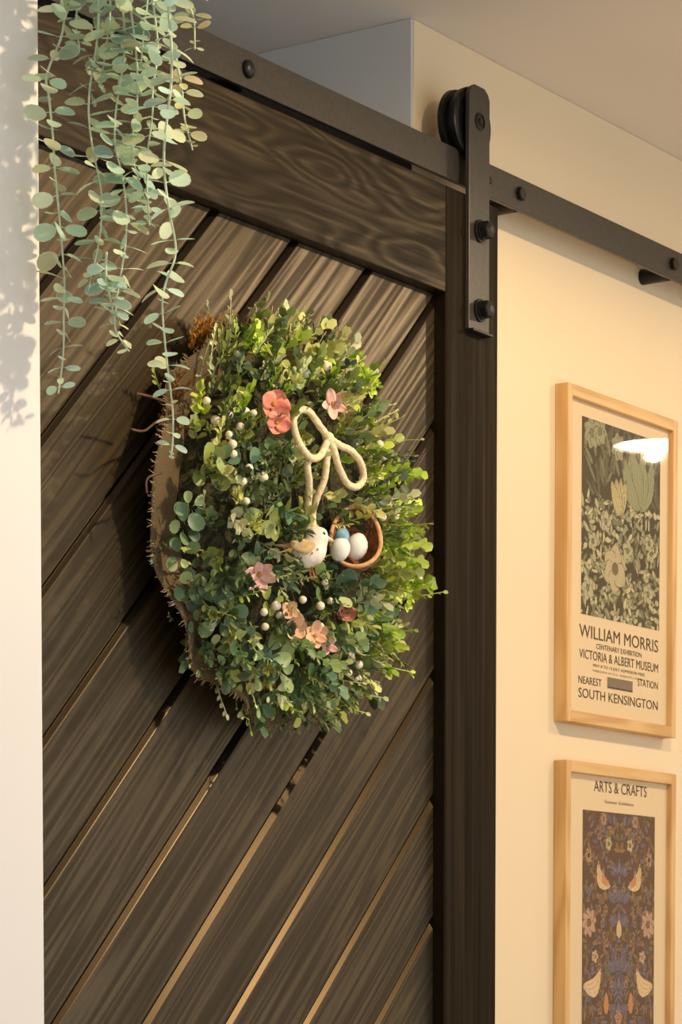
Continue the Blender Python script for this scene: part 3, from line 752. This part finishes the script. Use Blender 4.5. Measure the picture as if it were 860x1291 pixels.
tag(link('burlap_fringe', mesh('burlap_fringe', vs, fs), m_thread, burl, Matrix.Translation((WC.x, DF, WC.z))), kind='stuff')

TEAL = [lin((106, 130, 82)), lin((84, 108, 72)), lin((134, 154, 98)), lin((62, 86, 60)), lin((158, 176, 118)), lin((94, 124, 92))]
OLIVE = [lin((142, 152, 76)), lin((172, 178, 92)), lin((104, 118, 56)), lin((196, 196, 124))]
LIME = [lin((150, 176, 56)), lin((180, 198, 78)), lin((122, 150, 44))]
DKG = [lin((76, 94, 56)), lin((92, 110, 66)), lin((60, 78, 52))]
PALE = [lin((196, 206, 150)), lin((178, 192, 140)), lin((204, 208, 164))]  # pale greens, highlights on the foliage put into the leaf colour
def zone(x, z):
    """palette by where on the wreath, as the photograph has it"""
    u = x / WR; v = z / WR
    if rw.random() < 0.13: return PALE
    if u > 0.45 and abs(v - 0.05) < 0.75: return LIME if rw.random() < 0.6 else OLIVE
    if u < 0.15 and v < -0.05: return TEAL if rw.random() < 0.5 else (DKG if rw.random() < 0.6 else OLIVE)
    if v > 0.3: return OLIVE if rw.random() < 0.6 else (DKG if rw.random() < 0.6 else LIME)
    return rw.choice([TEAL, OLIVE, DKG, OLIVE])

def rpos(rmin=0.0, rmax=1.0):
    while True:
        x = rw.uniform(-1, 1); z = rw.uniform(-1, 1); r = math.hypot(x, z)
        if rmin <= r <= rmax: return x * WR, z * WR
keep = [wp(*q) for q in ((388, 690), (430, 690), (452, 690), (400, 570), (386, 545), (440, 590), (388, 640), (445, 660))]
def blocked(x, z, d=0.028):
    return any(math.hypot(x - a, z - b) < d for a, b in keep)
def outdir(x, z, n, fan=1.0, lift=0.5):
    r = math.hypot(x, z) + 1e-5; rad = Vector((x / r, 0, z / r))
    return (rad * fan + n * lift + Vector((rw.uniform(-.7, .7), rw.uniform(-.3, .3), rw.uniform(-.7, .7)))).normalized()
def spread(name, shapes, n, rmin, rmax, pal, s0, s1, depth0=-0.016, depth1=0.010, lift=0.75, label=None):
    c = 0
    while c < n:
        x, z = rpos(rmin, rmax)
        if x < -0.80 * WR and -0.45 < z / WR < 0.30: continue
        if blocked(x, z): 
            if rw.random() < 0.85: continue
            x, z = x, z; dd = -0.02
        else: dd = rw.uniform(depth0, depth1)
        p, nn = surf(x, z, dd); rad = math.hypot(x, z) / WR
        o = link(name, rw.choice(shapes), m_leafB, wre, frame_mtx(p, outdir(x, z, nn, 0.25 + 0.55 * rad, lift), nn, rw.uniform(s0, s1)))
        pl = pal(x, z) if callable(pal) else pal
        o.color = (*rw.choice(pl), 1); c += 1
spread('boxwood_sprig', boxwood, 250, 0.0, 0.95, zone, 0.8, 1.35)
spread('fern_sprig', fern, 130, 0.1, 0.95, lambda x, z: rw.choice([OLIVE, DKG, DKG, PALE]), 0.7, 1.05)
spread('grass_sprig', grass, 60, 0.75, 1.0, lambda x, z: rw.choice([OLIVE, LIME, PALE]), 0.8, 1.2, -0.03, 0.0, 0.2)
# low skirt of foliage around the rim, behind the cushion
for (a, b), (d, e2), nm in (((430, 858), (466, 892), 'g'), ((440, 850), (470, 880), 'b'), ((495, 738), (535, 750), 'b'), ((500, 745), (528, 768), 'g'), ((485, 800), (500, 842), 'g'), ((480, 790), (510, 806), 'g'),
        ((400, 890), (408, 918), 'b'), ((385, 890), (372, 916), 'g'), ((340, 880), (336, 910), 'g'), ((225, 775), (204, 792), 'g'), ((250, 800), (226, 838), 'b'), ((235, 800), (230, 836), 'g'), ((300, 860), (296, 892), 'g'),
        ((340, 425), (338, 392), 'f'), ((330, 420), (318, 398), 'f'), ((360, 420), (366, 396), 'f'), ((380, 430), (392, 408), 'f'), ((410, 440), (420, 420), 'b'), ((430, 450), (448, 438), 'b'), ((300, 430), (292, 408), 'f'),
        ((500, 600), (522, 592), 'b'), ((505, 630), (524, 640), 'b'), ((490, 560), (508, 548), 'g'), ((470, 520), (486, 506), 'f'), ((455, 480), (472, 470), 'b'), ((505, 690), (526, 684), 'b'), ((460, 840), (488, 832), 'g'), ((205, 690), (190, 700), 'g'), ((425, 870), (440, 902), 'b'), ((360, 890), (352, 912), 'b')):
    x, z = wp(a, b, -0.02); p, nn = surf(x, z, -0.02); q = P(d, e2, p.y)
    fam, nm_ = {'g': (grass, 'grass_sprig'), 'b': (boxwood, 'boxwood_sprig'), 'f': (fern, 'fern_sprig')}[nm]
    ln = {'g': 0.046, 'b': 0.036, 'f': 0.044}[nm]
    o = link(nm_, rw.choice(fam), m_leafB, wre, frame_mtx(p, q - p, Vector((rw.uniform(-.4, .4), -1, 0.2)), max(0.7, (q - p).length / ln)))
    o.color = (*rw.choice(zone(x, z)), 1)
c = 0
while c < 60:
    a = rw.uniform(0, 2 * math.pi)
    if abs(a - math.pi) < 0.8 and rw.random() < 0.95: continue
    r = WR * rw.uniform(0.86, 0.98)
    p = Vector((WC.x + r * math.cos(a), SF - rw.uniform(0.02, 0.05), WC.z + r * math.sin(a)))
    o = link('boxwood_sprig' if c % 2 else 'fern_sprig', rw.choice(boxwood if c % 2 else fern), m_leafB, wre, frame_mtx(p, Vector((math.cos(a), rw.uniform(-.6, .1), math.sin(a))), Vector((0, -1, 0.2)), rw.uniform(0.7, 1.0)))
    o.color = (*rw.choice(zone(r * math.cos(a), r * math.sin(a))), 1); c += 1
# lime moss tufts at the right
for q in ((468, 548), (478, 566), (462, 530), (490, 585), (505, 596), (486, 678), (505, 668), (520, 672), (497, 700), (512, 712), (500, 735), (486, 745), (508, 752), (520, 735), (470, 600), (450, 470), (440, 450), (462, 480), (360, 800), (372, 812), (410, 470), (488, 720), (496, 690), (476, 740)):
    x, z = wp(*q, -0.004); p, nn = surf(x, z, -0.004)
    o = link('moss_tuft', rw.choice(moss), m_leafB, wre, frame_mtx(p, nn.orthogonal(), nn, rw.uniform(0.9, 1.3))); o.color = (*rw.choice(LIME), 1)
# eucalyptus rosettes of large round leaves
def rosette(px, py, n, l, pal, up=0.008, spreadr=0.018):
    x, z = wp(px, py, up); p, nn = surf(x, z, up); t1 = nn.orthogonal().normalized(); t2 = nn.cross(t1)
    ph = rw.uniform(0, 6.28)
    for k in range(n):
        a = ph + 2 * math.pi * k / n + rw.uniform(-.3, .3)
        d = t1 * math.cos(a) + t2 * math.sin(a)
        o = link('leaf', rw.choice(obovate), m_leafB, wre, frame_mtx(p + d * spreadr * 0.15 + nn * rw.uniform(-0.004, 0.006), d + nn * rw.uniform(-0.1, 0.9), nn + d * rw.uniform(-0.9, 0.4) + t1 * rw.uniform(-.4, .4), l * rw.uniform(0.6, 1.1)))
        o.color = (*rw.choice(pal), 1)
ros = [(262, 592, 6, .026, OLIVE), (282, 585, 4, .024, TEAL), (332, 658, 5, .028, OLIVE), (352, 648, 4, .026, [lin((130, 142, 84))]), (318, 676, 3, .024, TEAL),
       (240, 640, 5, .022, TEAL), (232, 665, 5, .022, TEAL), (280, 780, 6, .026, TEAL), (262, 760, 6, .026, TEAL), (300, 810, 6, .024, TEAL), (335, 825, 6, .030, TEAL),
       (352, 842, 5, .030, TEAL), (325, 845, 4, .026, TEAL), (385, 858, 6, .030, [lin((88, 122, 74)), lin((100, 132, 84))]), (402, 848, 4, .026, TEAL), (345, 872, 4, .022, PALE), (330, 885, 4, .02, TEAL),
       (416, 742, 4, .030, [lin((52, 76, 56))]), (410, 752, 3, .028, TEAL), (470, 782, 4, .034, [lin((84, 116, 84))]), (450, 790, 4, .028, TEAL), (484, 786, 3, .034, [lin((92, 124, 90))]), (462, 806, 4, .024, TEAL),
       (250, 720, 5, .02, DKG), (285, 735, 5, .02, TEAL), (300, 700, 4, .02, DKG), (310, 640, 4, .02, TEAL), (270, 820, 5, .02, TEAL), (290, 850, 5, .02, DKG), (310, 860, 4, .02, OLIVE),
       (420, 480, 4, .022, LIME), (395, 462, 4, .02, OLIVE), (350, 455, 4, .02, OLIVE), (375, 440, 4, .018, DKG), (330, 480, 4, .018, DKG), (300, 460, 5, .018, DKG), (500, 610, 4, .022, DKG), (508, 640, 4, .02, OLIVE),
       (440, 500, 4, .02, LIME), (478, 628, 4, .02, DKG), (430, 840, 5, .02, OLIVE), (450, 850, 5, .018, DKG), (400, 880, 4, .018, OLIVE), (375, 890, 4, .018, OLIVE), (300, 560, 4, .018, DKG), (320, 590, 4, .018, TEAL), (350, 600, 4, .018, DKG), (395, 730, 5, .018, OLIVE), (360, 720, 5, .018, OLIVE), (400, 708, 3, .02, DKG), (342, 760, 4, .018, OLIVE), (228, 700, 4, .02, TEAL), (240, 740, 5, .022, TEAL), (250, 785, 5, .022, TEAL)]
for r_ in ros: rosette(*r_)
# orange brown grass tuft and brown patch at the upper left
for px, py, nn_, colr in ((272, 440, 14, [lin((176, 124, 40)), lin((150, 100, 36))]), (266, 430, 8, [lin((186, 132, 44))]), (240, 500, 8, [lin((128, 84, 44)), lin((146, 98, 48))]), (228, 520, 6, [lin((120, 80, 46))]), (222, 550, 6, [lin((130, 84, 52))])):
    for k in range(nn_):
        x, z = wp(px + rw.uniform(-8, 8), py + rw.uniform(-10, 10)); p, nn = surf(x, z, -0.02)
        o = link('dried_sprig', rw.choice(fern), m_leafB, wre, frame_mtx(p, Vector((-0.35 + rw.uniform(-.4, .4), -0.5, 0.8 + rw.uniform(-.4, .3))), Vector((0, -1, 0)), rw.uniform(0.55, 0.8))); o.color = (*rw.choice(colr), 1)
        o['label'] = 'orange brown dried sprig'
# berries
m_berry = noisy('white_berry', lin((226, 214, 180)), lin((240, 232, 206)), 80.0, 0.5, 0.1)
berry = ellipsoid('berry', (0.0050, 0.0048, 0.0046), 10, 7)
for q in ((285, 548), (289, 523), (311, 519), (270, 530), (300, 538), (318, 521), (293, 560), (306, 607), (309, 632), (313, 590), (330, 602), (495, 652), (506, 650), (481, 652), (330, 772), (345, 764), (352, 776), (335, 790), (403, 764), (414, 758), (402, 790), (410, 815), (388, 470), (402, 455), (412, 462), (440, 848), (448, 856), (452, 838), (485, 575), (477, 560), (444, 826), (410, 734), (262, 505), (300, 498), (503, 735), (296, 572), (366, 770), (382, 756)):
    x, z = wp(*q, 0.016); p, nn = surf(x, z, 0.016 + rw.uniform(-.003, .004))
    link('berry', berry, m_berry, wre, Matrix.Translation(p) @ Matrix.Scale(rw.uniform(0.75, 1.1), 4))
# flowers
def petal_mesh(l, w, cup):
    n = 5; vs = []; fs = []
    for lay in (0, -0.0006):
        for i in range(n + 1):
            t = i / n; hw_ = w * math.sin(math.pi * (0.12 + 0.80 * t)) ** 0.8
            for j in (-1, -0.5, 0, 0.5, 1): vs.append((l * t, hw_ * j, cup * l * t * t + 0.25 * w * j * j + lay))
    S = (n + 1) * 5
    for i in range(n):
        for j in range(4):
            a = i * 5 + j; fs.append((a, a + 5, a + 6, a + 1)); fs.append((S + a, S + a + 1, S + a + 6, S + a + 5))
        fs.append((i * 5, S + i * 5, S + i * 5 + 5, i * 5 + 5)); fs.append((i * 5 + 4, i * 5 + 9, S + i * 5 + 9, S + i * 5 + 4))
    fs.append(tuple([n * 5 + j for j in range(5)] + [S + n * 5 + j for j in reversed(range(5))]))
    return mesh('petal', vs, fs, True)
def pm(name, c1, c2): return noisy(name, c1, c2, 70.0, 0.7, 0.1)
m_coral = pm('coral_petal', lin((222, 128, 104)), lin((238, 158, 134))); m_pink = pm('pink_petal', lin((224, 166, 150)), lin((240, 200, 184)))
m_peach = pm('peach_petal', lin((228, 170, 128)), lin((238, 200, 166))); m_heart = pm('flower_heart', lin((150, 96, 60)), lin((190, 140, 70))); m_dusty = pm('dusty_petal', lin((184, 130, 104)), lin((206, 156, 128)))
def flower(px, py, n, l, w, mat, label, cup=0.35, tilt=0.3, up=0.02):
    x, z = wp(px, py, up); p, nn = surf(x, z, up)
    nn = (nn * 0.5 + (CAM - p).normalized() + Vector((rw.uniform(-.3, .3) * tilt, 0, rw.uniform(-.3, .3)))).normalized()
    t1 = nn.orthogonal().normalized(); t2 = nn.cross(t1); pet = petal_mesh(l, w, cup)
    hd = link('flower', ellipsoid('flower', (l * 0.22, l * 0.22, l * 0.2), 10, 7), m_heart, wre, Matrix.Translation(p)); hd['label'] = label
    ph = rw.uniform(0, 6)
    for k in range(n):
        a = ph + 2 * math.pi * k / n; d = t1 * math.cos(a) + t2 * math.sin(a)
        link('petal', pet, mat, hd, frame_mtx(p + nn * 0.001 * (k % 2), d + nn * 0.15, nn, rw.uniform(0.85, 1.1)))
flower(344, 510, 4, 0.017, 0.011, m_coral, 'coral pink flower', 0.2, up=0.028); flower(348, 533, 4, 0.016, 0.010, m_coral, 'coral pink flower', 0.2, up=0.028)
flower(418, 510, 5, 0.018, 0.006, m_pink, 'pale pink and white star flower', up=0.024)
flower(326, 724, 6, 0.018, 0.006, m_pink, 'pale pink star flower', up=0.022); flower(372, 790, 5, 0.014, 0.007, m_peach, 'peach flower', up=0.022)
flower(396, 802, 6, 0.015, 0.006, m_peach, 'peach flower', up=0.022); flower(432, 775, 5, 0.011, 0.008, m_dusty, 'dusty pink rosebud', 0.9, up=0.02)
flower(412, 815, 4, 0.013, 0.005, m_pink, 'pale pink flower', up=0.02); flower(505, 726, 4, 0.010, 0.006, m_pink, 'small pink bud', 0.8, up=0.012)
flower(364, 770, 4, 0.012, 0.006, m_peach, 'peach flower', up=0.022)
# twigs: round the middle and wisps at the left
tw = [[(396, 600), (394, 630), (390, 668)], [(402, 560), (399, 610), (393, 655)], [(362, 615), (368, 640), (375, 658)], [(408, 500), (404, 520), (402, 545)],
      [(165, 541), (182, 543), (200, 530), (228, 520)], [(172, 496), (190, 500), (210, 507)], [(185, 622), (186, 603), (205, 596)], [(360, 690), (340, 684), (352, 692)]]
for k, t in enumerate(tw):
    pts = []
    for q in t:
        x, z = wp(*q); r = math.hypot(x, z)
        if r > WR: x *= 1; z *= 1
        p, nn = surf(x, z, 0.010) if r < WR else (P(q[0], q[1], -0.10), None)
        pts.append(p)
    vs, fs = tube_vf(spline(pts, 5), 0.0013, 5); link('twig', mesh('twig', vs, fs, True), m_twig, wre)

# ------------------------------------------------------------------ twine bow
m_rope = noisy('cream_cord', lin((218, 196, 150)), lin((240, 224, 186)), 260.0, 0.9, 0.8, 0.001)
def rp_(q, up): x, z = wp(q[0], q[1], up); return surf(x, z, up)[0]
bow = empty('twine_bow', rp_((412, 553), 0.03), 'cream twisted cord tied in a looped bow on the wreath', 'bow')
loops = {
 'left_loop': ([(413, 552), (402, 538), (388, 519), (376, 518), (369, 530), (372, 549), (380, 566), (391, 578), (402, 575), (409, 562), (413, 552)], 0.036, 'loop'),
 'right_loop': ([(413, 552), (420, 568), (426, 588), (437, 609), (449, 614), (457, 604), (454, 585), (442, 569), (428, 562), (414, 553)], 0.036, 'loop'),
 'left_tail': ([(394, 577), (386, 585), (388, 610), (386, 640), (386, 668)], 0.030, 'tail'),
 'right_tail': ([(412, 555), (411, 580), (408, 605), (399, 628), (394, 648), (395, 668)], 0.032, 'tail')}
for k, (pts, up, nm) in loops.items():
    sp = spline([rp_(q, up + 0.004 * math.sin(i)) for i, q in enumerate(pts)], 8)
    vs, fs = tube_vf(sp, 0.0037, 12, twist=520.0); link(nm, mesh(nm, vs, fs, True), m_rope, bow)
link('knot', ellipsoid('knot', (0.007, 0.006, 0.007)), m_rope, bow, Matrix.Translation(rp_((413, 553), 0.036)))

# ------------------------------------------------------------------ bird
m_bird = noisy('white_feather', lin((226, 214, 196)), lin((244, 238, 226)), 140.0, 0.85, 0.4)
m_wing = noisy('beige_feather', lin((190, 160, 112)), lin((216, 188, 140)), 140.0, 0.85, 0.4)
m_eye = M('eye_black', (0.01, 0.01, 0.01), 0.15, 0.8); m_beak = M('beak', lin((214, 200, 176)), 0.5); m_legs = M('bird_leg', lin((178, 104, 64)), 0.6)
bp0 = rp_((388, 694), 0.032); H = Vector((0.8, -0.6, 0)).normalized(); Z = Vector((0, 0, 1)); SD = Vector((-0.6, -0.8, 0)).normalized()
bird = empty('toy_bird', bp0 - Z * 0.022, 'small white toy bird with beige wing perched below the cord bow', 'bird')
def bl(h, z, s=0.0): return bp0 + H * h + Z * z + SD * s
sp = spline([bl(-0.018, 0.002), bl(-0.012, -0.002), bl(-0.004, -0.006), bl(0.003, -0.001), bl(0.006, 0.008), bl(0.008, 0.015), bl(0.009, 0.0225), bl(0.0092, 0.025)], 4)
ks = [0.003, 0.009, 0.0142, 0.0152, 0.0134, 0.0130, 0.0095, 0.0008]
rad = []
for i in range(len(sp)):
    t = i / 4; j = min(int(t), 6); fq = t - j; rad.append(ks[j] * (1 - fq) + ks[j + 1] * fq)
vs, fs = tube_vf(sp, rad, 16); body = link('body', mesh('body', vs, fs, True), m_bird, bird)
sm = body.modifiers.new('smooth', 'SUBSURF'); sm.levels = 1; sm.render_levels = 1
vs, fs = tube_vf([bl(0.018, 0.0135), bl(0.023, 0.0125), bl(0.0275, 0.0112)], [0.0036, 0.0022, 0.0003], 8); link('beak', mesh('beak', vs, fs, True), m_beak, bird)
for s in (1, -1):
    link('eye', ellipsoid('eye', (0.0019, 0.0019, 0.0019), 10, 7), m_eye, bird, Matrix.Translation(bl(0.0125, 0.0165, s * 0.0102)))
    wv = ellipsoid('wing', (0.0165, 0.0025, 0.0075)); mw = frame_mtx(bl(-0.010, 0.002, s * 0.0125), -H + Z * 0.12, Z); mw = mw
    o = link('wing', wv, m_wing, bird, mw); o['label'] = 'beige wing'
    vs, fs = tube_vf([bl(0.001 , -0.018, s * 0.004), bl(0.002, -0.024, s * 0.005), bl(0.004, -0.030, s * 0.006)], 0.0011, 6); link('leg', mesh('leg', vs, fs, True), m_legs, bird)
tv = ellipsoid('tail', (0.013, 0.0050, 0.0018)); link('tail', tv, m_wing, bird, frame_mtx(bl(-0.027, 0.003), -H + Z * 0.05, Z))
for k, (h, z) in enumerate(((0.004, -0.001), (-0.002, -0.005))):
    link('speck', ellipsoid('speck', (0.0011, 0.0011, 0.0011), 6, 5), m_legs, bird, Matrix.Translation(bl(h, z, 0.0150)))

# ------------------------------------------------------------------ nest and eggs
m_nest = noisy('nest_bark', lin((108, 70, 48)), lin((166, 112, 80)), 190.0, 0.9, 1.0, 0.002)
m_rim = noisy('nest_rim', lin((196, 148, 98)), lin((218, 176, 124)), 120.0, 0.8, 0.3)
nc = rp_((448, 684), 0.020); AX = Vector((-0.74, -0.52, 0.42)).normalized()
nest = empty('nest', nc - AX * 0.028, 'half shell nest of brown bark and twigs to the right of the toy bird', 'nest')
Rn = 0.032; t1 = Vector((0, 0, 1)) - AX * AX.z; t1.normalize(); t2 = AX.cross(t1)
vs = []; fs = []; na = 28; rings = 9
rg = random.Random(4)
for lay, Rr in ((0, Rn), (1, Rn - 0.0028)):
    for i in range(rings + 1):
        th = math.pi / 2 * i / rings
        for k in range(na):
            a = 2 * math.pi * k / na
            st = 1.5 if math.cos(a) > 0 else 1.0
            q = nc + AX * (-Rr * math.cos(th) * 0.95) + (t1 * math.cos(a) * st + t2 * math.sin(a) * 0.9) * Rr * math.sin(th)
            if lay == 0: q += (q - nc).normalized() * rg.uniform(-0.0006, 0.0006)
            vs.append(q)
S = (rings + 1) * na
for i in range(rings):
    for k in range(na):
        a = i * na + k; b = i * na + (k + 1) % na; fs.append((a, a + na, b + na, b)); fs.append((S + a, S + b, S + b + na, S + a + na))
link('shell', mesh('shell', vs, fs, True), m_nest, nest)
rimp = [nc + (t1 * math.cos(a) * (1.5 if math.cos(a) > 0 else 1.0) + t2 * math.sin(a) * 0.9) * (Rn - 0.0014) for a in [2 * math.pi * k / 40 for k in range(41)]]
vs, fs = tube_vf(rimp, 0.0024, 8); link('rim', mesh('rim', vs, fs, True), m_rim, nest)
for k in range(34):
    a = rg.uniform(-1.0, 1.0); q = nc + (t1 * math.cos(a) * 1.5 + t2 * math.sin(a) * 0.9) * (Rn - rg.uniform(0, 0.008)) - AX * rg.uniform(0, 0.012)
    dd = (t1 + t2 * rg.uniform(-.9, .9) + AX * rg.uniform(-.4, .6)).normalized() * rg.uniform(0.006, 0.014)
    vs, fs = tube_vf([q - dd * 0.4, q + dd * 0.4 + t2 * rg.uniform(-.002, .002), q + dd], [0.0009, 0.0007, 0.0004], 4)
    link('nest_twig', mesh('nest_twig', vs, fs), m_nest if k % 2 else m_thread, nest)
m_egg = noisy('egg_shell', lin((224, 222, 214)), lin((242, 240, 234)), 60.0, 0.6, 0.1); m_blue = noisy('blue_egg_shell', lin((104, 150, 172)), lin((140, 180, 196)), 90.0, 0.6, 0.1)
def egg(px, py, s, mat, label, grp, dz=0.0, back=0.012):
    vs, fs = lathe([(0.0004, -0.0145), (0.0055, -0.0130), (0.0092, -0.009), (0.0112, -0.003), (0.0113, 0.002), (0.0098, 0.007), (0.0068, 0.011), (0.0035, 0.0135), (0.0004, 0.0145)], 18, 'z')
    base = P(px, py, (nc + AX * (-back + 0.012)).y)
    o = link('egg', mesh('egg', vs, fs, True), mat, None, frame_mtx(base, t2 + t1 * 0.3, AX * 0.3 + t1, s)); return tag(o, label, 'egg', grp)
egg(429, 692, 0.95, m_egg, 'white toy egg at the front of the nest beside the bird', 'toy eggs in the nest')
egg(450, 689, 1.05, m_egg, 'white toy egg at the right inside the brown nest', 'toy eggs in the nest')
egg(431, 677, 0.72, m_blue, 'small pale blue toy egg above the white egg in the nest', 'toy eggs in the nest')

# nothing of the wreath may sink into the door boards
for o in wre.children:
    if o.type != 'MESH': continue
    my = max((WORLD[o.name] @ v.co).y for v in o.data.vertices)
    if my > SF - 0.0015:
        o.location.y -= my - (SF - 0.0015)
